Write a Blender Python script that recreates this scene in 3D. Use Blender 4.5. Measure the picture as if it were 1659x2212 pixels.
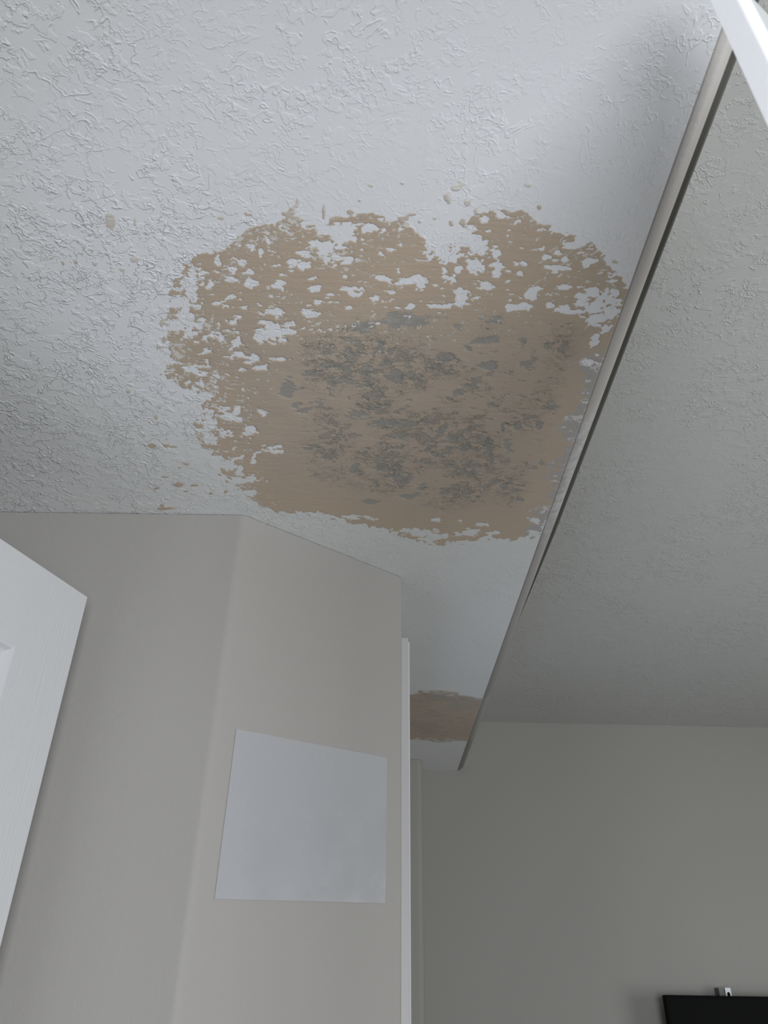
import bpy, bmesh, math, random
import numpy as np
from mathutils import Vector, Matrix

for o in list(bpy.data.objects):
    bpy.data.objects.remove(o)
scn = bpy.context.scene
COL = scn.collection
S = 0.786            # metres per survey unit (the survey has the camera at 0,0,0)
EYE = 1.60           # camera height
def P(x, y, z): return Vector((x * S, y * S, z * S + EYE))

# ------------------------------------------------------------------ camera
F_PX, CX, CY = 1700.0, 829.5, 1106.0
R_ = Vector((0.99965715, -0.02232197, 0.01368655))
U_ = Vector((-0.02375342, -0.55318786, 0.83271782))
D_ = Vector((0.01101667, 0.83275742, 0.55352842))
cam_d = bpy.data.cameras.new('camera')
cam = bpy.data.objects.new('camera', cam_d)
COL.objects.link(cam)
m = Matrix((R_, U_, -D_)).transposed().to_4x4()
m.translation = P(0, 0, 0)
cam.matrix_world = m
cam_d.sensor_fit = 'HORIZONTAL'
cam_d.sensor_width = 36.0
cam_d.lens = F_PX / 1659.0 * 36.0
cam_d.clip_start = 0.02
cam_d.dof.use_dof = True
cam_d.dof.focus_distance = 1.25
cam_d.dof.aperture_fstop = 14.0
scn.camera = cam

# ------------------------------------------------------------------ light
scn.view_settings.view_transform = 'Standard'
scn.view_settings.look = 'None'
scn.view_settings.gamma = 1.0
scn.view_settings.use_curve_mapping = False
scn.view_settings.exposure = 0.69
w = bpy.data.worlds.new('sky')
scn.world = w
w.use_nodes = True
w.node_tree.nodes['Background'].inputs[0].default_value = (0.72, 0.83, 1.0, 1)
w.node_tree.nodes['Background'].inputs[1].default_value = 0.6

def area(name, loc, target, sx, sy, power, color):
    l = bpy.data.lights.new(name, 'AREA')
    l.shape = 'RECTANGLE'; l.size = sx; l.size_y = sy; l.energy = power; l.color = color
    o = bpy.data.objects.new(name, l); COL.objects.link(o)
    o.location = loc
    o.rotation_euler = (Vector(target) - Vector(loc)).to_track_quat('-Z', 'Y').to_euler()
    return o
# survey extents of the room
XL, XE, XR = -1.15, 0.396, 3.3
YB, YW, YF = -1.5, 1.41, 3.308
ZS, ZU = 0.92, 1.128
# daylight entering the two windows
WIN1 = (-0.05, 1.50, -0.85, 0.50)      # back wall: x0,x1,z0,z1
WIN2 = (0.1, 1.7, -0.85, 0.40)       # right wall: y0,y1,z0,z1
c1 = P((WIN1[0] + WIN1[1]) / 2, YB - 0.03, (WIN1[2] + WIN1[3]) / 2)
area('daylight_back', c1, c1 + Vector((0, 1, 0.0)), (WIN1[1] - WIN1[0]) * S * .98, (WIN1[3] - WIN1[2]) * S * .98, 24.5, (0.97, 0.975, 1.0))
c2 = P(XR + 0.03, (WIN2[0] + WIN2[1]) / 2, (WIN2[2] + WIN2[3]) / 2)
area('daylight_side', c2, c2 + Vector((-1, 0, 0)), (WIN2[1] - WIN2[0]) * S * .98, (WIN2[3] - WIN2[2]) * S * .98, 14.0, (1.0, 0.99, 0.96))

# ------------------------------------------------------------------ node helpers
class NT:
    def __init__(s, name):
        s.m = bpy.data.materials.new(name); s.m.use_nodes = True
        s.t = s.m.node_tree; s.b = s.t.nodes['Principled BSDF']
        s.co = s.t.nodes.new('ShaderNodeTexCoord').outputs['Object']
    def n(s, ty, **kw):
        nd = s.t.nodes.new(ty)
        for k, v in kw.items(): setattr(nd, k, v)
        return nd
    def put(s, sock, v):
        if isinstance(v, bpy.types.NodeSocket): s.t.links.new(v, sock)
        else: sock.default_value = v
    def noise(s, scale, detail=3, rough=.5, dist=0, vec=None, out='Fac'):
        nd = s.n('ShaderNodeTexNoise')
        s.put(nd.inputs['Vector'], vec if vec is not None else s.co)
        nd.inputs['Scale'].default_value = scale; nd.inputs['Detail'].default_value = detail
        nd.inputs['Roughness'].default_value = rough; nd.inputs['Distortion'].default_value = dist
        return nd.outputs[out]
    def math(s, op, a, b=0.0, c=0.0, clamp=False):
        nd = s.n('ShaderNodeMath', operation=op, use_clamp=clamp)
        s.put(nd.inputs[0], a); s.put(nd.inputs[1], b); s.put(nd.inputs[2], c)
        return nd.outputs[0]
    def smooth(s, v, a, b, lo=0.0, hi=1.0):
        nd = s.n('ShaderNodeMapRange', interpolation_type='SMOOTHSTEP')
        s.put(nd.inputs[0], v)
        for i, q in zip((1, 2, 3, 4), (a, b, lo, hi)): nd.inputs[i].default_value = q
        return nd.outputs[0]
    def mix(s, f, a, b):
        nd = s.n('ShaderNodeMix', data_type='RGBA')
        s.put(nd.inputs[0], f); s.put(nd.inputs[6], a); s.put(nd.inputs[7], b)
        return nd.outputs[2]
    def mapping(s, scale=(1, 1, 1), rot=(0, 0, 0), loc=(0, 0, 0), vec=None):
        nd = s.n('ShaderNodeMapping')
        s.put(nd.inputs[0], vec if vec is not None else s.co)
        nd.inputs['Scale'].default_value = scale; nd.inputs['Rotation'].default_value = rot
        nd.inputs['Location'].default_value = loc
        return nd.outputs[0]
    def warp(s, scale, amt, vec=None):
        c = s.noise(scale, 2, vec=vec, out='Color')
        a = s.n('ShaderNodeVectorMath', operation='SUBTRACT'); s.put(a.inputs[0], c); a.inputs[1].default_value = (.5, .5, .5)
        b = s.n('ShaderNodeVectorMath', operation='SCALE'); s.put(b.inputs[0], a.outputs[0]); b.inputs['Scale'].default_value = amt
        d = s.n('ShaderNodeVectorMath', operation='ADD'); s.put(d.inputs[0], vec if vec is not None else s.co); s.put(d.inputs[1], b.outputs[0])
        return d.outputs[0]
    def bump(s, h, dist, strength=1.0, normal=None):
        nd = s.n('ShaderNodeBump')
        nd.inputs['Strength'].default_value = strength; nd.inputs['Distance'].default_value = dist
        s.put(nd.inputs['Height'], h)
        if normal is not None: s.put(nd.inputs['Normal'], normal)
        return nd.outputs[0]
    def end(s, color, rough=.6, spec=.3, normal=None, metallic=0.0):
        s.put(s.b.inputs['Base Color'], color); s.put(s.b.inputs['Roughness'], rough)
        s.b.inputs['Specular IOR Level'].default_value = spec; s.b.inputs['Metallic'].default_value = metallic
        if normal is not None: s.put(s.b.inputs['Normal'], normal)
        return s.m
def rgb(r, g, b):
    f = lambda c: (c / 255 / 12.92) if c / 255 <= .04045 else ((c / 255 + .055) / 1.055) ** 2.4
    return (f(r), f(g), f(b), 1)

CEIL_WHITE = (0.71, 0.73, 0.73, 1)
def ceiling_material(name, col, amt, seed):
    s = NT(name)
    base = s.mapping(loc=(seed, seed * .7, 0))
    wv = s.warp(14, .055, s.warp(60, .006, base))
    wv2 = s.warp(45, .018, base)
    n1 = s.noise(36, 2.5, .55, 0, wv)
    ridge = s.math('SUBTRACT', 1.0, s.smooth(s.math('ABSOLUTE', s.math('SUBTRACT', n1, .5)), 0.0, .022))
    gate = s.smooth(s.noise(48, 2, .5, 0, base), .45, .58)
    ridge = s.math('MULTIPLY', ridge, gate)
    n2 = s.noise(88, 2.5, .55, 0, wv2)
    ridge2 = s.math('SUBTRACT', 1.0, s.smooth(s.math('ABSOLUTE', s.math('SUBTRACT', n2, .52)), 0.0, .035))
    gate2 = s.smooth(s.noise(28, 2, .5, 0, s.mapping(loc=(3 + seed, 1, 0))), .46, .6)
    ridge2 = s.math('MULTIPLY', s.math('MULTIPLY', ridge2, gate2), .75)
    plat = s.math('MULTIPLY', s.smooth(s.noise(52, 3, .6, 0, s.warp(28, .03, s.mapping(loc=(9 + seed, 4, 0)))), .52, .57), .55)
    h = s.math('ADD', s.math('MAXIMUM', ridge, ridge2), plat)
    big = s.smooth(s.noise(7, 2, .5, 0, base), .34, .62, .35, 1.0)
    h = s.math('MULTIPLY', h, big)
    fine = s.math('MULTIPLY', s.noise(420, 2), .10)
    h = s.math('ADD', h, fine)
    sx = s.n('ShaderNodeSeparateXYZ'); s.put(sx.inputs[0], s.co)
    if seed == 0: h = s.math('MULTIPLY', h, s.smooth(sx.outputs['X'], -.42, .02, 1.7, .5))   # trowelled more heavily towards the left
    nrm = s.bump(h, .00085 * amt, .8)
    tone = s.mix(s.noise(3, 2), col, tuple([c * .965 for c in col[:3]] + [1]))
    if seed == 0:     # lighter, bluer tone around the repair
        d_ = s.n('ShaderNodeVectorMath', operation='DISTANCE')
        s.put(d_.inputs[0], s.mapping(scale=(1.0, 1.25, 0), vec=s.warp(5, .15))); d_.inputs[1].default_value = (.06, .80 * 1.25 * S, 0)
        pr = s.smooth(d_.outputs['Value'], .32, .62, 1.0, 0.0)
        tone = s.mix(pr, tone, (0.79, 0.81, 0.84, 1))
    return s.end(tone, .48, .28, nrm)
M_SOFFIT = ceiling_material('knockdown_ceiling_paint', CEIL_WHITE, 1.0, 0.0)
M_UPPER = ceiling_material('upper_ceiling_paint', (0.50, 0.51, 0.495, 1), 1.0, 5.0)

def wall_material(name, col):
    s = NT(name)
    h = s.math('ADD', s.noise(260, 3, .6), s.math('MULTIPLY', s.noise(60, 2), .6))
    return s.end(s.mix(s.noise(2.3, 2), col, tuple([c * 1.03 for c in col[:3]] + [1])), .55, .3, s.bump(h, .0006, .55))
M_WALL = wall_material('greige_wall_paint', (0.337, 0.329, 0.314, 1))
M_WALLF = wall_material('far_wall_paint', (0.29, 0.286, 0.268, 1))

def bead_material():
    s = NT('corner_bead_paint')
    sep = s.n('ShaderNodeSeparateXYZ'); s.put(sep.inputs[0], s.co)
    y = s.math('ADD', sep.outputs['Y'], s.math('MULTIPLY', s.math('SUBTRACT', s.noise(40, 3, .6), .5), .12))
    def zone(a, b, f):
        return s.math('MULTIPLY', s.smooth(y, a * S, a * S + f), s.smooth(y, b * S - f, b * S, 1.0, 0.0))
    sm = s.math('MULTIPLY', zone(1.02, 1.53, .07), s.smooth(s.noise(55, 4, .6), .38, .62))
    sm2 = zone(2.45, 2.92, .02)
    c = s.mix(s.math('MULTIPLY', sm, .55), (0.47, 0.455, 0.435, 1), (0.66, 0.67, 0.68, 1))
    c = s.mix(s.math('MULTIPLY', sm2, .8), c, (0.60, 0.60, 0.58, 1))
    h = s.math('ADD', s.noise(300, 3, .6), s.math('MULTIPLY', s.noise(70, 3), s.math('MULTIPLY', sm, 3)))
    return s.end(c, .42, .35, s.bump(h, .0006, .6))
M_BEAD = bead_material()

def dark_strip_material():
    s = NT('dark_strip')
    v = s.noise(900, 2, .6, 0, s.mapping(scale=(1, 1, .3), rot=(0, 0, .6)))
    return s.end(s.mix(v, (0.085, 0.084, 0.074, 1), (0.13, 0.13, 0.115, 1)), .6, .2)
M_DARK = dark_strip_material()

def white_paint(name='semigloss_white_paint', col=(0.80, 0.815, 0.83, 1)):
    s = NT(name)
    return s.end(col, .38, .35, s.bump(s.noise(180, 2), .0003, .4))
M_TRIM = white_paint('trim_white', (0.51, 0.515, 0.52, 1))
M_DOOR2 = white_paint('door_edge_brightened', (0.87, 0.89, 0.92, 1))  # leaf edge colour raised to paint in the brighter light on it

M_FACE = white_paint('door_face_dimmed', (0.56, 0.59, 0.585, 1))  # same leaf, face colour lowered to paint in weaker light
def door_material():
    s = NT('embossed_white_door')
    v = s.mapping(scale=(1.0, 260.0, 5.0))
    g = s.noise(1.0, 3, .55, 1.2, v)
    g2 = s.noise(1.0, 2, .5, .6, s.mapping(scale=(1, 700, 9)))
    h = s.math('ADD', g, s.math('MULTIPLY', g2, .5))
    return s.end((0.52, 0.535, 0.55, 1), .5, .35, s.bump(h, .0009, .55))
M_DOOR = door_material()
def door_rail_material():
    s = NT('embossed_white_rail')
    g = s.noise(1.0, 3, .55, 1.2, s.mapping(scale=(1.0, 5.0, 260.0)))
    return s.end((0.52, 0.535, 0.55, 1), .5, .35, s.bump(g, .0009, .5))
M_RAIL = door_rail_material()

def sheet_material():
    s = NT('glossy_laminate')
    h = s.math('ADD', s.noise(22, 3, .55, .8), s.math('MULTIPLY', s.noise(90, 2), .25))
    return s.end((0.375, 0.385, 0.405, 1), s.smooth(s.noise(14, 3), .3, .7, .16, .3), .6, s.bump(h, .0008, .5))
M_SHEET = sheet_material()
s = NT('black_plastic'); M_TV = s.end(s.mix(s.noise(50, 2), (0.0035, 0.0037, 0.004, 1), (0.005, 0.0052, 0.0056, 1)), .6, .04)
s = NT('screen_glass'); M_SCR = s.end(s.mix(s.noise(4, 2), (0.0035, 0.0037, 0.004, 1), (0.0042, 0.0045, 0.005, 1)), .5, .05)
s = NT('brushed_steel'); M_STEEL = s.end(s.mix(s.noise(120, 2), (0.62, 0.65, 0.68, 1), (0.72, 0.75, 0.78, 1)), .34, .5, s.bump(s.noise(200, 2), .0002), .75)
s = NT('dull_steel'); M_SIDE = s.end(s.mix(s.noise(120, 2), (0.13, 0.13, 0.13, 1), (0.17, 0.17, 0.17, 1)), .5, .3, None, .3)
s = NT('beige_carpet'); M_FLOOR = s.end(s.mix(s.noise(160, 3), (0.13, 0.12, 0.11, 1), (0.19, 0.18, 0.165, 1)), .95, .1, s.bump(s.noise(400, 2), .004))
s = NT('clear_glass'); M_GLASS = s.end(s.mix(s.noise(3), (0.95, 0.97, 1, 1), (0.97, 0.98, 1, 1)), .02, .5)
s.b.inputs['Transmission Weight'].default_value = 1.0

# ------------------------------------------------------------------ mesh helpers
def link(name, me, mat, parent=None, kind=None, label=None, cat=None):
    o = bpy.data.objects.new(name, me); COL.objects.link(o)
    if mat and not me.materials: me.materials.append(mat)
    if parent: o.parent = parent
    if kind: o['kind'] = kind
    if label: o['label'] = label
    if cat: o['category'] = cat
    return o
def finish(name, bm, mat, smooth=False, bevel=0.0, **kw):
    if bevel:
        bmesh.ops.bevel(bm, geom=[e for e in bm.edges if len(e.link_faces) == 2 and e.calc_face_angle(0) > .6], offset=bevel, segments=3, profile=.5, affect='EDGES', clamp_overlap=True)
    bmesh.ops.recalc_face_normals(bm, faces=bm.faces[:])
    me = bpy.data.meshes.new(name); bm.to_mesh(me); bm.free()
    if smooth:
        for p in me.polygons: p.use_smooth = True
    return link(name, me, mat, **kw)
def add_box(bm, a, b):
    a = Vector(a); b = Vector(b)
    v = [bm.verts.new((x, y, z)) for x in (a.x, b.x) for y in (a.y, b.y) for z in (a.z, b.z)]
    for f in ((0, 1, 3, 2), (4, 6, 7, 5), (0, 4, 5, 1), (2, 3, 7, 6), (0, 2, 6, 4), (1, 5, 7, 3)):
        bm.faces.new([v[i] for i in f])
def prism(bm, pts, vec):
    """closed outline (3-D points) pushed along vec"""
    vec = Vector(vec)
    a = [bm.verts.new(p) for p in pts]; b = [bm.verts.new(Vector(p) + vec) for p in pts]
    n = len(pts)
    bm.faces.new(a); bm.faces.new(b[::-1])
    for i in range(n):
        bm.faces.new((a[i], b[i], b[(i + 1) % n], a[(i + 1) % n]))
def rounded(pts, radii, seg=14):
    out = []
    for i, p in enumerate(pts):
        r = radii[i]; p = Vector(p)
        if r <= 0 or i in (0, len(pts) - 1): out.append(p); continue
        u = (Vector(pts[i - 1]) - p).normalized(); v = (Vector(pts[i + 1]) - p).normalized()
        ang = u.angle(v); d = r / math.tan(ang / 2)
        c = p + (u + v).normalized() * (r / math.sin(ang / 2))
        a = p + u * d - c; b = p + v * d - c
        for k in range(seg + 1):
            q = (a.lerp(b, k / seg)).normalized() * r
            out.append(c + q)
    return out

FLOOR = -EYE / S
WT = 0.14      # wall thickness, survey units
# ------------------------------------------------------------------ shell
def wall_strip(name, pts, radii, z1, mat, offs, smooth=True):
    """a wall following a plan line (survey units), thickened by offset vector list"""
    z1 = z1 - .0018 if z1 == ZS else z1
    path = rounded([Vector((p[0], p[1], 0)) for p in pts], radii)
    bm = bmesh.new()
    fr = []; n = len(path)
    for i, p in enumerate(path):
        fr.append((bm.verts.new(P(p.x, p.y, FLOOR)), bm.verts.new(P(p.x, p.y, z1))))
    bk = [(bm.verts.new(P(q[0], q[1], FLOOR)), bm.verts.new(P(q[0], q[1], z1))) for q in offs]
    for i in range(n - 1):
        f = bm.faces.new((fr[i][0], fr[i + 1][0], fr[i + 1][1], fr[i][1])); f.smooth = False
    ring = bk
    for i in range(len(ring) - 1):
        bm.faces.new((ring[i][0], ring[i][1], ring[i + 1][1], ring[i + 1][0]))
    bm.faces.new((fr[-1][0], ring[-1][0], ring[-1][1], fr[-1][1]))
    bm.faces.new((fr[0][0], fr[0][1], ring[0][1], ring[0][0]))
    bm.faces.new([v[1] for v in fr] + [v[1] for v in ring[::-1]])
    bm.faces.new([v[0] for v in fr] + [v[0] for v in ring[::-1]])
    return finish(name, bm, mat, kind='structure')
# left wall, the angled wall and its return towards the hall, one skim-coated run split at the arrises
A0 = (-0.2799, 1.4075); A1 = (0.0677, 1.6665)
wall_strip('wall_left', [(XL, 1.424), (-0.38, 1.4095)], [0, 0], ZS, M_WALL, [(XL, 1.424 + WT), (-0.38, 1.4095 + WT)])
wall_strip('wall_angled', [(-0.38, 1.4095), A0, A1, (0.0676, 1.76)], [0, .03, .010, 0], ZS, M_WALL,
           [(-0.38, 1.4095 + WT), (-0.30, 1.55), (-0.07, 1.76)])
# hall side wall with its doorway
Y0, Y1, ZD = 1.80, 2.62, .74
bm = bmesh.new()
add_box(bm, P(-0.07, 1.76, FLOOR), P(0.0676, Y0, ZS))
add_box(bm, P(-0.07, Y1, FLOOR), P(0.0676, 3.165, ZS))
add_box(bm, P(-0.07, Y0, ZD), P(0.0676, Y1, ZS))
finish('wall_hall', bm, M_WALL, kind='structure')
wall_strip('wall_return', [(0.0676, 3.165), (0.2115, 3.165), (0.2115, YF)], [0, .022, 0], ZS, M_WALLF, [(0.0676, YF + .02), (0.15, YF + .02)])
bm = bmesh.new(); add_box(bm, P(-0.2, YF, FLOOR), P(XR + WT, YF + WT, ZU + .1)); finish('wall_far', bm, M_WALLF, kind='structure')
bm = bmesh.new(); add_box(bm, P(XL - WT, YB - WT, FLOOR), P(XL, 1.424 + WT, ZS)); finish('wall_side', bm, M_WALL, kind='structure')
def wall_open(name, axis, fixed, lo, hi, z1, win, mat):
    bm = bmesh.new()
    a, b, z0w, z1w = win
    def bx(p, q, r, t):
        if axis == 'x': add_box(bm, P(p, fixed - WT, r), P(q, fixed, t))
        else: add_box(bm, P(fixed, p, r), P(fixed + WT, q, t))
    bx(lo, a, FLOOR, z1); bx(b, hi, FLOOR, z1); bx(a, b, FLOOR, z0w); bx(a, b, z1w, z1)
    return finish(name, bm, mat, kind='structure')
wall_open('wall_back', 'x', YB, XL - WT, XR + WT, ZU + .1, WIN1, M_WALL)
wall_open('wall_right', 'y', XR, YB, YF, ZU + .1, WIN2, M_WALLF)
bm = bmesh.new(); add_box(bm, P(XL - WT, YB - WT, FLOOR - .1), P(XR + WT, YF + WT, FLOOR)); finish('floor', bm, M_FLOOR, kind='structure')
# windows: frames, panes
def window(name, axis, fixed, win):
    a, b, z0, z1 = win; t = .05
    bm = bmesh.new()
    def bx(p, q, r, u):
        if axis == 'x': add_box(bm, P(p, fixed - .10, r), P(q, fixed + .015, u))
        else: add_box(bm, P(fixed - .015, p, r), P(fixed + .10, q, u))
    bx(a - t, a, z0 - t, z1 + t); bx(b, b + t, z0 - t, z1 + t); bx(a, b, z0 - t, z0); bx(a, b, z1, z1 + t)
    finish(name, bm, M_TRIM, kind='structure', bevel=.003)
window('window_1', 'x', YB, WIN1)
window('window_2', 'y', XR, WIN2)

# ceilings: the lower (patched) one and the upper one
def slab(name, x0, x1, y0, y1, z0, z1, mat):
    bm = bmesh.new(); add_box(bm, P(x0, y0, z0), P(x1, y1, z1)); return finish(name, bm, mat, kind='structure')
XP = 0.365            # edge of the white ceiling paint
slab('ceiling_lower', XL - WT, XP, YB - WT, YF, ZS, ZS + .12, M_SOFFIT)
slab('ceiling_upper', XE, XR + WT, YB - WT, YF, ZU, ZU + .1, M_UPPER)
# bullnose corner along the edge of the lowered ceiling
prof = []
r = 0.031
for k in range(15):
    a = math.radians(90 * k / 14)
    prof.append((XP + r * math.sin(a), ZS + r - r * math.cos(a)))
prof += [(XE, ZU), (XP, ZU)]
bm = bmesh.new()
prism(bm, [P(x, YB, z) for x, z in prof], (0, (YF - YB) * S, 0))
o = finish('trim_1', bm, M_BEAD, kind='structure', smooth=False)
for p in o.data.polygons:
    if abs(p.normal.y) < .5 and p.normal.z < -.02 and p.normal.x > -.02: p.use_smooth = True
# dark strip that runs above the bullnose
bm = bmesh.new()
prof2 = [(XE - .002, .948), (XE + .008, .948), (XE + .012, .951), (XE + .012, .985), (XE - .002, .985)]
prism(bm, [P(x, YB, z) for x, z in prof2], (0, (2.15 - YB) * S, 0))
for v in bm.verts:                      # the strip thins out towards the hall
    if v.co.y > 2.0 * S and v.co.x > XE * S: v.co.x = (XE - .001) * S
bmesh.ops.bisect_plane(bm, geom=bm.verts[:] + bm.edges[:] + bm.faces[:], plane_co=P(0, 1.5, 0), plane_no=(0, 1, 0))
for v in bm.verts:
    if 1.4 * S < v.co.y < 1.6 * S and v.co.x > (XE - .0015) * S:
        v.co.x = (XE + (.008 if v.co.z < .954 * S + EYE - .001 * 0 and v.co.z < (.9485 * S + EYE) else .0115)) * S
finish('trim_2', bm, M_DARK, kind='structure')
# the dark line where wall and ceiling meet is shade in a gap
# ------------------------------------------------------------------ hall doorway casing and door
XH = 0.0676
bm = bmesh.new()
yc = 1.715
def casing_prof(y_in, y_out, x0):   # plan outline, stepped
    s_ = 1 if y_in > y_out else -1
    return [(x0, y_out), (x0 + .0165, y_out), (x0 + .0175, y_out + s_ * .003), (x0 + .0175, y_out + s_ * .02), (x0 + .0215, y_out + s_ * .024),
            (x0 + .0215, y_out + s_ * .045), (x0 + .014, y_out + s_ * .055), (x0 + .012, y_in), (x0, y_in)]
prism(bm, [P(x, y, FLOOR) for x, y in casing_prof(Y0 + .005, yc, XH)], (0, 0, (.783 - FLOOR) * S))
finish('casing_tmp', bm, M_TRIM, kind='structure', bevel=.0012).name = 'trim_3'
bm = bmesh.new()
prism(bm, [P(x, y, FLOOR) for x, y in casing_prof(Y1 - .005, Y1 + .085, XH)], (0, 0, (.783 - FLOOR) * S))
finish('trim_4', bm, M_TRIM, kind='structure', bevel=.0012)
bm = bmesh.new()
add_box(bm, P(XH, Y0 + .006, ZD - .006), P(XH + .0165, Y1 - .006, .783))
finish('trim_5', bm, M_TRIM, kind='structure', bevel=.0015)

# ------------------------------------------------------------------ panelled doors
def panel_door(name, hinge, free, top, thick, label=None):
    """leaf from free edge to hinge (survey plan points), local x = thickness, y = width from free edge, z up; metres"""
    fx = Vector((free[0] * S, free[1] * S, 0)); hx = Vector((hinge[0] * S, hinge[1] * S, 0))
    W = (hx - fx).length; H = top * S + EYE - 0.012
    root = bpy.data.objects.new(name, None); COL.objects.link(root); root['kind'] = 'structure'
    ang = math.atan2((hx - fx).y, (hx - fx).x) - math.pi / 2
    root.location = (fx.x, fx.y, 0.012); root.rotation_euler = (0, 0, ang)
    return root, W, H
def leaf_parts(root, W, H, T, side, mat_stile, mat_rail):
    """side=+1: face with relief at x=+T/2"""
    st, tr = .101, .121
    rows = [(H - tr - .62, H - tr), (H - tr - .62 - .12 - .58, H - tr - .62 - .12), (.20, H - tr - .62 - .12 - .58 - .12)]
    cols = [(st, W / 2 - .05), (W / 2 + .05, W - st)]
    bm = bmesh.new()
    add_box(bm, (-T / 2, 0, 0), (T / 2, st, H)); add_box(bm, (-T / 2, W - st, 0), (T / 2, W, H))
    finish('stile', bm, mat_stile, parent=root, bevel=.0012)
    bm = bmesh.new()
    zc = [0] + [v for r_ in rows[::-1] for v in r_] + [H]
    for i in range(0, len(zc), 2): add_box(bm, (-T / 2, st, zc[i]), (T / 2, W - st, zc[i + 1]))
    for r_ in rows: add_box(bm, (-T / 2, cols[0][1], r_[0]), (T / 2, cols[1][0], r_[1]))
    finish('rail', bm, mat_rail, parent=root)
    for r_ in rows:
        for c_ in cols:
            bm = bmesh.new()
            lv = [(0, T / 2), (.004, T / 2 - .0012), (.008, T / 2 - .006), (.014, T / 2 - .0085), (.020, T / 2 - .0085), (.026, T / 2 - .006), (.034, T / 2 - .0035), (.040, T / 2 - .003)]
            for sg in (1, -1):
                loops = [[bm.verts.new((sg * x, y, z)) for y, z in ((c_[0] + i, r_[0] + i), (c_[1] - i, r_[0] + i), (c_[1] - i, r_[1] - i), (c_[0] + i, r_[1] - i))] for i, x in lv]
                for a, b in zip(loops, loops[1:]):
                    for k in range(4): bm.faces.new((a[k], a[(k + 1) % 4], b[(k + 1) % 4], b[k]))
                bm.faces.new(loops[-1])
            finish('panel', bm, mat_stile, parent=root)
zt = .68
f1 = (-0.539, 1.337)
root, W, H = panel_door('door_1', (f1[0] - .379 * .92, f1[1] - .925 * .92), f1, zt, .035)
T = .035
# shift so that the visible face (towards the room) passes through the surveyed corner
u = Vector((-.379, -.925, 0)).normalized(); nrm = Vector((.925, -.379, 0)).normalized()
root.location = root.location - nrm * (T / 2)
leaf_parts(root, W, H, T, 1, M_DOOR, M_RAIL)
bm = bmesh.new()
for sx in (1, -1):
    ring = [(.0, .026), (.004, .026), (.006, .012), (.03, .011), (.036, .022), (.05, .027), (.06, .020), (.064, .0)]
    prev = None
    for d_, r__ in ring:
        cur = [bm.verts.new((sx * (T / 2 + d_), .062 + r__ * math.cos(t * math.tau / 24), .95 + r__ * math.sin(t * math.tau / 24))) for t in range(24)]
        if prev:
            for k in range(24): bm.faces.new((prev[k], prev[(k + 1) % 24], cur[(k + 1) % 24], cur[k]))
        prev = cur
finish('door_knob', bm, M_STEEL, parent=root, smooth=True)

# near thin closet door leaf, upper right: its edge and, past the rounded arris, its flat face
az1, dist = math.radians(44.30), .445
corner = Vector((dist * math.sin(az1), dist * math.cos(az1)))
leafdir = Vector((.829, .559)).normalized()
T2 = .0178
nd = Vector((-leafdir.y, leafdir.x))
W2, H2 = .20, .862 * S + EYE - .01
root2 = bpy.data.objects.new('door_2', None); COL.objects.link(root2); root2['kind'] = 'structure'
root2.location = (corner.x * S + nd.x * T2, corner.y * S + nd.y * T2, 0.01)
root2.rotation_euler = (0, 0, math.atan2(leafdir.y, leafdir.x))
# local x along the leaf, y = 0 far face, y = -T2 near face
out_ = [(0, 0), (0, -T2 + .0035)] + [(.0035 - .0035 * math.cos(a_), -T2 + .0035 - .0035 * math.sin(a_)) for a_ in (math.radians(q) for q in (15, 30, 45, 60, 75, 90))] + \
       [(.022, -T2), (.025, -T2 + .003), (.034, -T2 + .0045), (W2, -T2 + .0045), (W2, 0)]
bm = bmesh.new(); prism(bm, [(x, y, 0) for x, y in out_], (0, 0, H2))
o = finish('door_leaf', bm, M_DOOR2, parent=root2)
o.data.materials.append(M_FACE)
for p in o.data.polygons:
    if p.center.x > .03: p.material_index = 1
bm = bmesh.new()
for hz in (.25, 1.1, H2 - .22): add_box(bm, (W2 - .002, -T2 - .004, hz), (W2 + .004, -.002, hz + .07))
finish('hinge', bm, M_STEEL, parent=root2)

# ------------------------------------------------------------------ laminated sheet on the angled wall
a = Vector((A0[0], A0[1])); 
wd = Vector((math.cos(math.radians(36.687)), math.sin(math.radians(36.687))))
wn = Vector((wd.y, -wd.x))
org = Vector((-0.2798, 1.4075))
def WP(s_, z, off): q = org + wd * s_ + wn * off; return P(q.x, q.y, z)
bm = bmesh.new()
crn = [(.0415, .4650), (.3938, .4794), (.3935, .2070), (.0388, .1819)]
NX, NZ = 24, 20
grid = []
for i in range(NX + 1):
    row = []
    for j in range(NZ + 1):
        u_, v_ = i / NX, j / NZ
        s_ = (crn[0][0] * (1 - u_) + crn[1][0] * u_) * (1 - v_) + (crn[3][0] * (1 - u_) + crn[2][0] * u_) * v_
        z = (crn[0][1] * (1 - u_) + crn[1][1] * u_) * (1 - v_) + (crn[3][1] * (1 - u_) + crn[2][1] * u_) * v_
        off = .0011
        row.append((s_, z, off))
    grid.append(row)
fv = [[bm.verts.new(WP(*q)) for q in row] for row in grid]
bv = [[bm.verts.new(WP(q[0], q[1], .0003)) for q in row] for row in grid]
for i in range(NX):
    for j in range(NZ):
        bm.faces.new((fv[i][j], fv[i + 1][j], fv[i + 1][j + 1], fv[i][j + 1]))
        bm.faces.new((bv[i][j], bv[i][j + 1], bv[i + 1][j + 1], bv[i + 1][j]))
for i in range(NX):
    bm.faces.new((fv[i][0], bv[i][0], bv[i + 1][0], fv[i + 1][0])); bm.faces.new((fv[i][NZ], fv[i + 1][NZ], bv[i + 1][NZ], bv[i][NZ]))
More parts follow.
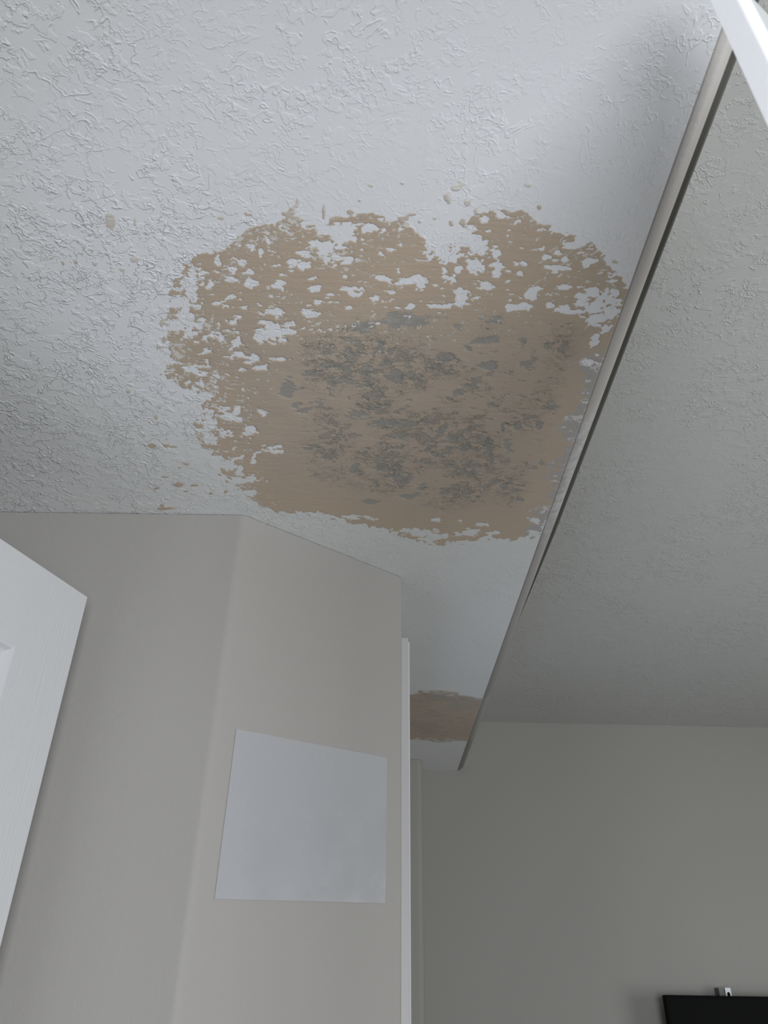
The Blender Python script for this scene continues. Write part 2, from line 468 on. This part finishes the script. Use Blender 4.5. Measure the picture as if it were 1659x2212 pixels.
for j in range(NZ):
    bm.faces.new((fv[0][j], fv[0][j + 1], bv[0][j + 1], bv[0][j])); bm.faces.new((fv[NX][j], bv[NX][j], bv[NX][j + 1], fv[NX][j + 1]))
finish('plastic_sheet', bm, M_SHEET, label='glossy whitish rectangular plastic sheet stuck flat on the angled beige wall', cat='sheet')

# ------------------------------------------------------------------ television and its bracket on the far wall
YT = 3.20
def at_y(px, py, y):
    d = R_ * ((px - CX) / F_PX) - U_ * ((py - CY) / F_PX) + D_
    return d * (y / d.y)
c = at_y(1437, 2149, YT)
tv = bpy.data.objects.new('television', None); COL.objects.link(tv)
tv['label'] = 'black flat screen television hung on the far wall at the lower right'; tv['category'] = 'television'
TW, TH, TD = 1.23, .71, .028
tv.location = (c.x * S, YT * S, c.z * S + EYE - TH)
bm = bmesh.new(); add_box(bm, (0, .004, 0), (TW, TD, TH)); add_box(bm, (.2, TD, .12), (TW - .2, TD + .02, TH - .16)); finish('housing', bm, M_TV, parent=tv, bevel=.002)
bm = bmesh.new(); b_ = .006
add_box(bm, (0, 0, 0), (TW, .006, b_ * 2.4)); add_box(bm, (0, 0, TH - b_), (TW, .006, TH)); add_box(bm, (0, 0, b_ * 2.4), (b_, .006, TH - b_)); add_box(bm, (TW - b_, 0, b_ * 2.4), (TW, .006, TH - b_))
finish('bezel', bm, M_TV, parent=tv, bevel=.0008)
bm = bmesh.new(); add_box(bm, (b_, .002, b_ * 2.4), (TW - b_, .0045, TH - b_)); finish('screen', bm, M_SCR, parent=tv)
# bracket: an angled steel upright with an oval slot
b0 = at_y(1549, 2134, YF - .03); b1 = at_y(1560, 2134, YF - .03); b2 = at_y(1575.5, 2134, YF - .03)
x0, x1, x2 = b0.x * S, b1.x * S, b2.x * S; zt_ = b0.z * S + EYE
br = bpy.data.objects.new('wall_bracket', None); COL.objects.link(br)
br['label'] = 'small silver metal wall bracket with a slot showing above the television'; br['category'] = 'bracket'
yw = YF * S
br.location = (x1, yw, zt_ - .5)
bm = bmesh.new()
wf = x2 - x1; yfr = -.036; th = .003; hh = .5
# front plate with slots (outline with holes through boolean-free strip construction)
def plate_with_slot(bm, w_, z0, z1, sz0, sz1, sw, y):
    cx = w_ * .5; n = 8
    hole = [(cx + sw * math.cos(math.pi * k / n), sz1 - sw + sw * math.sin(math.pi * k / n)) for k in range(n + 1)] + \
           [(cx - sw * math.cos(math.pi * k / n), sz0 + sw - sw * math.sin(math.pi * k / n)) for k in range(n + 1)]
    def outer(q):
        dx, dz = q[0] - cx, q[1] - (sz0 + sz1) / 2
        hx, hz = w_ / 2, (z1 - z0) / 2
        zc = (sz0 + sz1) / 2
        k = min(hx / abs(dx) if abs(dx) > 1e-9 else 1e9, ((z1 - zc) if dz > 0 else (zc - z0)) / abs(dz) if abs(dz) > 1e-9 else 1e9)
        return (cx + dx * k, zc + dz * k)
    out = [outer(q) for q in hole]
    n2 = len(hole)
    rings = []
    for yy in (y, y + th):
        rings.append(([bm.verts.new((q[0], yy, q[1])) for q in hole], [bm.verts.new((q[0], yy, q[1])) for q in out]))
    for i in range(n2):
        j = (i + 1) % n2
        (h0, o0), (h1, o1) = rings
        bm.faces.new((h0[i], h0[j], o0[j], o0[i])); bm.faces.new((h1[i], o1[i], o1[j], h1[j]))
        bm.faces.new((h0[i], h1[i], h1[j], h0[j])); bm.faces.new((o0[i], o0[j], o1[j], o1[i]))
plate_with_slot(bm, wf, hh - .075, hh, hh - .050, hh - .010, wf * .20, yfr)
add_box(bm, (0, yfr, 0), (wf, yfr + th, hh - .0751))
finish('slotted_plate', bm, M_STEEL, parent=br)
bm = bmesh.new(); add_box(bm, (x0 - x1, yfr + .002, 0), (.0005, -.0015, hh)); finish('side_channel', bm, M_SIDE, parent=br)
bm = bmesh.new(); add_box(bm, (x0 - x1 - .05, -.0015, .1), (wf + .05, 0, .3)); finish('back_plate', bm, M_STEEL, parent=br)
bm = bmesh.new(); add_box(bm, (.001, yfr + .008, .0), (wf - .001, yfr + .010, hh - .004)); finish('inner_shadow_liner', bm, M_TV, parent=br).name = 'slot_shade'  # black sheet added behind the slot to stand for its shade

# ------------------------------------------------------------------ joint compound on the lowered ceiling
rng = np.random.RandomState(7)
LAT = rng.rand(256, 256) * 2 - 1
def vnoise(x, y):
    xi = np.floor(x).astype(int); yi = np.floor(y).astype(int)
    fx_ = x - xi; fy_ = y - yi
    fx_ = fx_ * fx_ * (3 - 2 * fx_); fy_ = fy_ * fy_ * (3 - 2 * fy_)
    g = lambda i, j: LAT[(xi + i) & 255, (yi + j) & 255]
    return (g(0, 0) * (1 - fx_) + g(1, 0) * fx_) * (1 - fy_) + (g(0, 1) * (1 - fx_) + g(1, 1) * fx_) * fy_
def fbm(x, y, f, o=4, s=0.0, gain=.55):
    a, t, n = 1.0, 0.0, 0.0
    for k in range(o):
        t = t + a * vnoise(x * f + 17.3 * k + s, y * f + 9.1 * k + s * 1.7); n += a; a *= gain; f *= 2.03
    return t / n * 1.6
Rn, Un, Dn = (np.array(v) for v in (R_, U_, D_))
def to_px(X, Y):      # ceiling point (m) -> where the survey sheet drew it
    Q = np.stack([X, Y, np.full_like(X, ZS * S)], -1)
    d = Q @ Dn
    return CX + F_PX * (Q @ Rn) / d, CY - F_PX * (Q @ Un) / d
def poly_sd(px, py, poly):
    n = len(poly); d2 = np.full(px.shape, 1e12); ins = np.zeros(px.shape, bool)
    for i in range(n):
        x1_, y1_ = poly[i]; x2_, y2_ = poly[(i + 1) % n]
        ex, ey = x2_ - x1_, y2_ - y1_
        t = np.clip(((px - x1_) * ex + (py - y1_) * ey) / (ex * ex + ey * ey), 0, 1)
        d2 = np.minimum(d2, (px - x1_ - t * ex) ** 2 + (py - y1_ - t * ey) ** 2)
        if y1_ != y2_:
            c_ = ((y1_ > py) != (y2_ > py)) & (px < (x2_ - x1_) * (py - y1_) / (y2_ - y1_) + x1_)
            ins ^= c_
    return np.where(ins, 1, -1) * np.sqrt(d2)
def sstep(v, a_, b_): t = np.clip((v - a_) / (b_ - a_), 0, 1); return t * t * (3 - 2 * t)

def build_layer(name, x0, x1, y0, y1, step, field, mat, thick, **kw):
    xs = np.arange(x0, x1, step); ys = np.arange(y0, y1, step)
    X, Y = np.meshgrid(xs, ys, indexing='ij')
    c, col, relief, aux = field(X, Y)
    nx, ny = X.shape
    ins = c > 0
    verts = []; cols = []
    vid = -np.ones((nx, ny), int)
    zc = ZS * S + EYE
    H_ = thick * sstep(c, 0, .4) * relief 
    H_ = np.where(ins, np.maximum(H_, .0003), .00012)
    idx = np.argwhere(ins)
    vid[ins] = np.arange(len(idx))
    VX = list(zip(X[ins].tolist(), Y[ins].tolist(), (zc - H_[ins]).tolist()))
    col = np.concatenate([col, aux], -1)
    CL = [tuple(q) for q in col[ins].tolist()]
    ec = {}
    def cross(i, j, k, l):
        key = (i, j, k, l)
        if key in ec: return ec[key]
        a_, b_ = c[i, j], c[k, l]; t = a_ / (a_ - b_)
        VX.append((X[i, j] + (X[k, l] - X[i, j]) * t, Y[i, j] + (Y[k, l] - Y[i, j]) * t, zc - .00008))
        CL.append(tuple(((1 - t) * col[i, j] + t * col[k, l]).tolist()))
        ec[key] = len(VX) - 1
        return ec[key]
    full = ins[:-1, :-1] & ins[1:, :-1] & ins[1:, 1:] & ins[:-1, 1:]
    f_ = np.stack([vid[:-1, :-1][full], vid[:-1, 1:][full], vid[1:, 1:][full], vid[1:, :-1][full]], -1).tolist()
    cnt = ins[:-1, :-1].astype(int) + ins[1:, :-1] + ins[1:, 1:] + ins[:-1, 1:]
    for i, j in np.argwhere((cnt > 0) & (cnt < 4)):
        ring = [(i, j), (i, j + 1), (i + 1, j + 1), (i + 1, j)]
        poly = []
        for k in range(4):
            a_, b_ = ring[k], ring[(k + 1) % 4]
            if ins[a_]: poly.append(int(vid[a_]))
            if ins[a_] != ins[b_]:
                p_, q_ = (a_, b_) if ins[a_] else (b_, a_)
                poly.append(cross(p_[0], p_[1], q_[0], q_[1]))
        if len(poly) >= 3: f_.append(poly)
    me = bpy.data.meshes.new(name)
    me.from_pydata(VX, [], f_)
    me.polygons.foreach_set('use_smooth', [True] * len(me.polygons))
    at = me.attributes.new('mud', 'FLOAT_COLOR', 'POINT')
    CA = np.array(CL, np.float32)
    at.data.foreach_set('color', CA[:, :4].ravel())
    a2 = me.attributes.new('wear', 'FLOAT_COLOR', 'POINT')
    a2.data.foreach_set('color', CA[:, 4:].ravel())
    me.update()
    return link(name, me, mat, **kw)

def mud_material():
    s = NT('tan_joint_compound')
    at = s.n('ShaderNodeAttribute', attribute_name='mud')
    sp = s.n('ShaderNodeSeparateColor'); s.put(sp.inputs[0], at.outputs['Color'])
    pale, grey, smear = sp.outputs[0], sp.outputs[1], sp.outputs[2]
    at2 = s.n('ShaderNodeAttribute', attribute_name='wear')
    sp2 = s.n('ShaderNodeSeparateColor'); s.put(sp2.inputs[0], at2.outputs['Color'])
    fleck, crack, body = sp2.outputs[0], sp2.outputs[1], sp2.outputs[2]
    wv = s.warp(90, .008, s.warp(30, .02))
    # fine crackle: shallow ragged pits that show the grey below
    k1 = s.noise(1, 5, .62, 0, s.mapping(scale=(62, 95, 1), vec=wv))
    k2 = s.noise(1, 3, .6, 0, s.mapping(scale=(230, 330, 1), vec=wv))
    kk = s.math('ADD', s.math('ADD', k1, s.math('MULTIPLY', s.math('SUBTRACT', k2, .5), .35)), s.math('MULTIPLY', s.math('SUBTRACT', crack, 1.0), .22))
    pit = s.math('MULTIPLY', s.smooth(kk, .485, .52), s.smooth(crack, .05, .25))
    k3 = s.math('SUBTRACT', 1.0, s.smooth(s.math('ABSOLUTE', s.math('SUBTRACT', s.noise(1, 3, .6, .6, s.mapping(scale=(120, 210, 1), vec=wv)), .5)), 0, .03))
    lit_lips = s.math('MULTIPLY', s.math('MULTIPLY', k3, s.smooth(k1, .36, .48)), s.smooth(crack, .1, .6))
    # small flecks of white paint left showing near the brushed rim
    q1 = s.noise(1, 4, .6, .3, s.mapping(scale=(150, 210, 1), rot=(0, 0, .3), vec=wv))
    fl = s.smooth(s.math('ADD', q1, s.math('MULTIPLY', s.math('SUBTRACT', fleck, 1.0), .15)), .515, .56)
    fl = s.math('MULTIPLY', fl, s.smooth(fleck, .02, .2))
    q2 = s.noise(1, 3, .65, .4, s.mapping(scale=(45, 150, 1), rot=(0, 0, .5)))
    pl = s.smooth(s.math('ADD', s.math('MULTIPLY', pale, .9), s.math('MULTIPLY', s.math('SUBTRACT', q2, .5), .9)), .18, .75)
    tan = s.mix(s.noise(9, 3), (0.53, 0.435, 0.335, 1), (0.48, 0.40, 0.32, 1))
    tan = s.mix(s.smooth(s.noise(1, 3, .6, 0, s.mapping(scale=(14, 90, 1), rot=(0, 0, .12))), .45, .8, 0, .2), tan, (0.46, 0.41, 0.34, 1))
    tan = s.mix(s.math('MULTIPLY', body, .55), tan, (0.45, 0.392, 0.335, 1))
    g2 = s.math('MAXIMUM', grey, s.math('MULTIPLY', pit, .8))
    c = s.mix(g2, tan, (0.335, 0.325, 0.30, 1))
    c = s.mix(smear, c, (0.42, 0.41, 0.405, 1))
    c = s.mix(s.math('MULTIPLY', lit_lips, .6), c, (0.50, 0.445, 0.375, 1))  # raised lips painted lighter, as if catching light
    c = s.mix(s.math('MAXIMUM', pl, s.math('MULTIPLY', fl, .85)), c, (0.70, 0.69, 0.655, 1))
    h = s.math('ADD', s.math('MULTIPLY', s.noise(1, 3, .6, 0, s.mapping(scale=(25, 160, 1), rot=(0, 0, .1))), .3), s.math('MULTIPLY', s.noise(500, 2), .12))
    h = s.math('SUBTRACT', h, s.math('MULTIPLY', pit, .55))
    h = s.math('ADD', h, s.math('MULTIPLY', lit_lips, .3))
    h = s.math('ADD', h, s.math('MULTIPLY', fl, -.2))
    return s.end(c, .62, .2, s.bump(h, .0016, 1.0))
M_MUD = mud_material()

OUT = [(365,660),(372,612),(402,567),(440,546),(470,542),(500,528),(520,506),(555,486),(590,476),(625,470),(655,478),(690,488),(710,480),(735,470),(765,465),(800,463),
       (840,480),(862,472),(880,482),(905,504),(925,540),(958,552),(975,520),(1000,495),(1020,462),(1050,456),(1090,452),(1130,456),(1152,470),(1185,490),(1215,508),(1245,513),
       (1280,515),(1302,545),(1308,565),(1335,588),(1352,615),(1362,640),(1342,700),(1320,770),(1282,860),(1240,985),(1205,1080),(1180,1130),(1160,1158),(1100,1169),(1060,1160),
       (1015,1166),(955,1176),(925,1174),(885,1162),(850,1147),(800,1134),(740,1120),(700,1110),(650,1106),(600,1108),(560,1087),(530,1060),(505,1048),(478,1033),(478,1012),(500,1003),(470,986),
       (440,970),(420,935),(418,915),(444,900),(442,876),(458,850),(430,843),(400,838),(370,832),(348,812),(352,792),(374,782),(366,750),(357,715)]
# white spots left bare inside the tan: x, y, rx, ry, strength
WHITE = [(655,548,11,8),(664,573,13,10),(629,566,8,8),(564,550,5,9),(545,531,6,7),(438,599,6,6),(455,610,9,12),(499,604,11,8),(503,585,9,6),(537,588,9,7),(542,610,12,9),(605,611,10,9),(593,617,8,6),
 (677,622,13,6),(680,524,14,9),(706,534,16,13),(417,602,7,14),(414,632,10,18),(385,652,13,10),(424,577,14,7),(470,558,6,14),(593,714,40,20),(672,678,16,10),(689,652,12,6),(535,669,14,6),(511,693,13,7),
 (595,673,17,8),(516,741,16,8),(513,765,14,8),(547,775,20,8),(559,792,18,6),(595,775,14,5),(376,702,17,12),(410,717,7,12),(410,684,8,10),(400,672,8,14),(445,690,8,8),(500,640,9,5),(470,655,10,4),(480,730,8,6),
 (739,505,22,18),(794,493,15,12),(818,510,6,5),(707,563,9,8),(753,561,13,6),(746,596,10,6),(714,635,7,3),(753,622,15,6),(764,636,20,9),(811,645,13,9),(755,666,10,5),(830,602,13,6),(866,612,16,8),
 (907,604,17,8),(910,618,8,7),(845,632,9,4),(941,616,11,6),(963,596,9,14),(992,584,9,14),(1025,578,16,14),(1074,546,11,19),(1071,572,15,6),(1074,587,8,11),(1000,516,26,16),(1035,530,22,14),(1052,616,24,8),
 (999,640,14,18),(955,661,28,6),(888,661,9,5),(1098,658,8,10),(1205,576,25,6),(1198,564,10,8),(1268,567,17,10),(1219,558,8,8),(1178,557,8,7),(1258,524,15,10),(1230,531,14,7),(1205,543,11,6),(1082,464,10,8),
 (1125,590,7,5),(1133,569,8,5),(1154,632,14,14),(1099,660,10,11),(1130,664,17,8),(1224,620,13,5),(1253,640,11,6),(1280,634,17,8),(1222,664,22,9),(1253,657,20,5),(1190,660,13,7),(1241,674,20,6),(1330,632,10,7),
 (1322,650,13,7),(1323,676,15,12),(1299,686,21,8),(1277,693,8,11),(1309,712,14,8),(1285,736,9,13),(1289,765,9,9),(1275,782,11,6),(1325,599,13,8),(1330,735,8,12),(1121,476,8,4),(1050,475,8,8),(965,550,10,10),
 (479,886,15,7),(489,902,19,7),(453,896,8,11),(455,920,11,10),(513,886,7,9),(516,905,9,6),(566,888,10,8),(540,932,17,10),(487,938,12,6),(455,944,13,6),(455,952,13,5),(590,966,17,7),(598,973,11,6),
 (552,979,9,6),(523,989,11,7),(545,992,6,8),(496,1009,15,6),(520,1019,9,9),(516,1038,17,6),(547,1033,13,7),(540,1064,13,8),(911,1150,31,7),(947,1159,19,6),(929,1166,13,5),(1013,1151,23,7),(1062,1151,15,5),
 (1040,1134,11,4),(1158,1125,9,6),(1155,1150,11,5),(944,1122,8,4),(995,1127,7,3),(769,1116,20,4),(800,1120,14,4),(870,1146,16,4)]
LOBE = [(410,812,66,32),(440,925,30,50),(500,1030,28,30),(728,515,48,50),(1010,528,56,44),(1295,650,60,62),(395,640,44,85),(930,1155,50,14)]
GREY = [(857,815,19,12),(787,806,12,6),(992,848,14,6),(1058,875,16,6),(1083,920,11,9),(1116,917,9,11),(1164,920,9,8),(772,893,22,6),(833,914,28,10),(938,905,11,7),(947,935,16,9),(983,947,12,9),(1001,966,13,8),
 (968,966,10,6),(941,981,14,6),(1055,960,11,12),(1098,960,9,13),(929,1002,12,7),(826,1008,17,7),(857,1005,11,9),(866,1035,23,11),(911,1053,14,7),(962,1062,16,6),(1065,1038,12,5),(1089,1050,8,9),(799,1083,12,4),
 (766,1011,8,7),(814,1050,10,5),(823,751,12,13),(830,787,13,9),(854,808,18,12),(922,796,16,5),(1062,734,14,7),(1009,753,16,8),(989,707,16,7),(1123,734,14,9),(1036,736,12,9),(1142,787,18,13),(624,838,15,18),
 (672,806,15,9),(653,888,15,8),(675,966,18,5),(716,985,19,6),(645,872,10,6),(784,708,34,13),(910,690,16,10),(1062,688,18,9),(880,690,60,14),(1100,970,8,6),(1150,1010,10,5),(1060,790,26,8),(960,770,20,8),(700,790,16,6),
 (1030,1075,9,4),(1120,1080,10,4),(890,1070,20,5),(1190,880,16,10),(1170,1000,10,6)]
SPOTS = [(130,571,10,8,0),(109,520,4,8,.2),(112,543,4,3,.3),(165,566,5,4,.5),(205,571,5,4,.5),(216,545,5,5,.6),(200,541,5,4,.6),(240,478,8,16,.6),(235,470,6,10,.5),(265,582,6,4,.6),(290,560,9,5,.7),(315,570,6,4,.7),(292,480,3,8,.7),
 (328,964,8,6,0),(357,963,8,4,.1),(384,1047,11,5,0),(424,1048,12,3,0),(351,1092,7,4,0),(360,1098,16,3.5,0),(403,1061,6,2,0),(340,1055,6,2,0),(355,1030,7,2,.2),(402,1002,6,3,.2),(312,942,3,3,.4),(338,900,4,6,.4),(345,880,3,3,.5),
 (352,700,6,9,.5),(355,735,4,7,.5),(345,750,5,4,.6),(278,845,6,5,.5),(375,965,12,3,.2),(390,1010,6,3,.3),(456,1065,5,3,.3),(487,1062,6,4,.3),
 (700,452,4,17,.5),(643,433,4,10,.7),(640,445,5,4,.6),(615,462,16,6,.5),(630,455,10,8,.5),(543,495,8,6,.5),(533,463,10,4,.5),(478,470,8,5,.7),(535,480,8,4,.6),(757,460,8,7,.5),(778,433,6,4,.7),(890,463,14,5,.5),(870,471,18,6,.5),
 (1000,478,7,10,.4),(975,483,5,6,.4),(907,479,6,4,.6),(1008,437,9,7,.6),(967,430,7,10,.6),(985,405,12,6,.75),(1028,455,5,9,.6),(1165,448,6,7,.5),(1331,566,9,5,.4),(940,472,6,4,.7),(800,400,8,4,.8),(1140,400,9,5,.85),(870,395,6,4,.85),(720,475,8,5,.5),(1000,395,6,4,.8)]

def feat(px, py, lst, wob):
    out = np.full(px.shape, -1.0)
    for q in lst:
        x_, y_, rx, ry = q[:4]
        mk = (np.abs(px - x_) < rx * 2.2) & (np.abs(py - y_) < ry * 2.2 + 4)
        if not mk.any(): continue
        r_ = np.sqrt(((px[mk] - x_) / rx) ** 2 + ((py[mk] - y_) / ry) ** 2)
        out[mk] = np.maximum(out[mk], 1.0 - r_ + wob[mk])
    return out
def main_field(X, Y):
    px, py = to_px(X, Y)
    sd = poly_sd(px, py, OUT)
    n1 = fbm(X, Y, 22, 4, 0); n2 = fbm(X, Y, 110, 4, 5, .62); n3 = fbm(X * .7, Y * 1.5, 150, 3, 9)
    n4 = fbm(X * .8, Y * 1.3, 95, 4, 21, .65)
    upper = sstep(870 - py - (px - 700) * .2, -20, 200)       # towards the brushed, flecked rim
    left = sstep(640 - px, -40, 170)
    rim = np.clip(np.maximum(upper, left), 0, 1)
    c = np.clip(sd / 11.0, -3, 1.6) + .9 * n2 + .22 * n1
    c = np.where(sd < -34, -1, c)
    wob = .75 * n2 + .45 * n3
    base_ = feat(px, py, WHITE, np.zeros_like(px))
    wf_ = 1.25 * base_ + 1.0 * n4 + .6 * n3 + .35 * n2 - .18
    wf_ = np.where(base_ < -.7, -9, wf_)
    c = np.minimum(c, np.where(wf_ > -.45, .40 - 1.6 * sstep(wf_, -.45, .55), 9))
    lobes = feat(px, py, LOBE, .25 * n1)
    fl = .62 - .62 * np.clip(lobes, 0, 1) ** .6
    c = np.where(lobes > 0, np.minimum(c, fl + 1.5 * n4 + .5 * n3), c)
    # small scattered flecks in the rim band
    edge = np.exp(-np.maximum(sd, 0) / 70.0)
    n5 = fbm(X * .8, Y * 1.3, 120, 3, 33, .6)
    c = np.where(rim * (.35 + .65 * edge) * (n5 - .30) > .17, np.minimum(c, -.1), c)
    # brushed scratches fraying the outer rim
    sp = feat(px, py, SPOTS, .6 * n2)
    palS = np.zeros_like(px)
    for q in SPOTS:
        mk = (np.abs(px - q[0]) < q[2] * 2.2) & (np.abs(py - q[1]) < q[3] * 2.2 + 4)
        palS[mk] = np.maximum(palS[mk], q[4])
    c = np.maximum(c, np.where(sd < 4, sp * 1.4 - .1, -9))
    # nothing past the edge of the ceiling paint
    edge_x = (XP * S - X)
    c = np.minimum(c, edge_x / .002)
    # colours
    pale = np.clip(1 - c / .32, 0, 1) * .75 * sstep(n3 + .3, -.2, .7) * (.35 + .65 * rim)
    halo = sstep(wf_, -.55, .1) * (c > 0) * .75
    pale = np.maximum(pale, halo * sstep(n3 + .6 * n2, -.5, .4))
    pale = np.where(sd < 2, np.maximum(pale, palS), pale)
    g = feat(px, py, GREY, .35 * n2 + .35 * n3)
    n6 = fbm(X * .8, Y * 1.2, 95, 4, 55, .66)
    core = sstep(sd, 40, 120) * sstep(px, 600, 720) * sstep(py, 650, 780)
    n6 = fbm(X * .8, Y * 1.2, 95, 4, 55, .66)
    dens = fbm(X, Y, 14, 2, 71)
    gr = np.maximum(sstep(g + .8 * n6, -.02, .16) * .95, .8 * sstep(n6 + .2 * dens, .46, .56) * core)
    lightgrey = sstep(780 - py, 0, 120) * gr
    pale = np.maximum(pale, lightgrey * .35)
    smear = sstep(.026 - edge_x + .014 * n1 + .016 * n2, 0, .014) * sstep(py, 730, 790) * .9
    wisp = smear * sstep(n4, .1, .5) * .7
    pale = np.maximum(pale, wisp)
    gr = gr * (1 - smear)
    cc = np.minimum(c, 1)
    body = sstep(sd, 10, 110) * sstep(py, 600, 800)
    relief = (.22 + .78 * body) * np.clip(.75 + .3 * n1, .3, 1) * (1 - .8 * gr)
    crack = core * np.clip(.62 + .7 * dens + .35 * fbm(X, Y, 30, 2, 91), 0, 1) * (1 - smear)
    fleck = rim * np.clip(.45 + .9 * fbm(X, Y, 18, 3, 131) + .5 * edge, 0, 1) * (sd > 0)
    z0 = np.zeros_like(px)
    return cc, np.stack([pale, gr, smear, z0 + 1], -1), relief, np.stack([fleck, crack, body, z0 + 1], -1)
build_layer('joint_compound_patch', -.46 * S, XP * S + .001, .56 * S, 1.64 * S, .00135, main_field, M_MUD, .0011,
            label='large ragged tan joint compound patch with white flecks on the lowered ceiling', cat='ceiling patch')

P2 = [(868,1502),(895,1498),(905,1494),(950,1494),(985,1499),(1010,1504),(1036,1507),(1060,1507),(1045,1560),(1030,1600),(985,1598),(950,1601),(920,1598),(885,1599),(866,1598)]
def far_field(X, Y):
    px, py = to_px(X, Y)
    sd = poly_sd(px, py, P2)
    n1 = fbm(X * .6, Y, 20, 4, 100); n2 = fbm(X * .5, Y * 1.4, 60, 3, 120, .6)
    c = np.clip(sd / 5.0, -3, 1.5) + .9 * n2 + .5 * n1
    c = np.where(sd < -12, -1, c)
    c = np.minimum(c, (XP * S - X) / .002)
    band = sstep(12 - sd, 0, 9)
    pale = np.clip(band * sstep(n2, .0, .6) * .5, 0, 1)
    gr = .35 * sstep(n1, .1, .6)
    z0 = np.zeros_like(px)
    return c, np.stack([pale, gr, z0, z0 + 1], -1), np.clip(.5 + .5 * n1, 0, 1), np.stack([z0 + .1, z0 + .3, z0 + 1, z0 + 1], -1)
build_layer('joint_compound_patch', .075 * S, XP * S + .001, 2.35 * S, 3.0 * S, .0018, far_field, M_MUD, .0012,
            label='small dark tan patch across the ceiling at the far hall end', cat='ceiling patch')
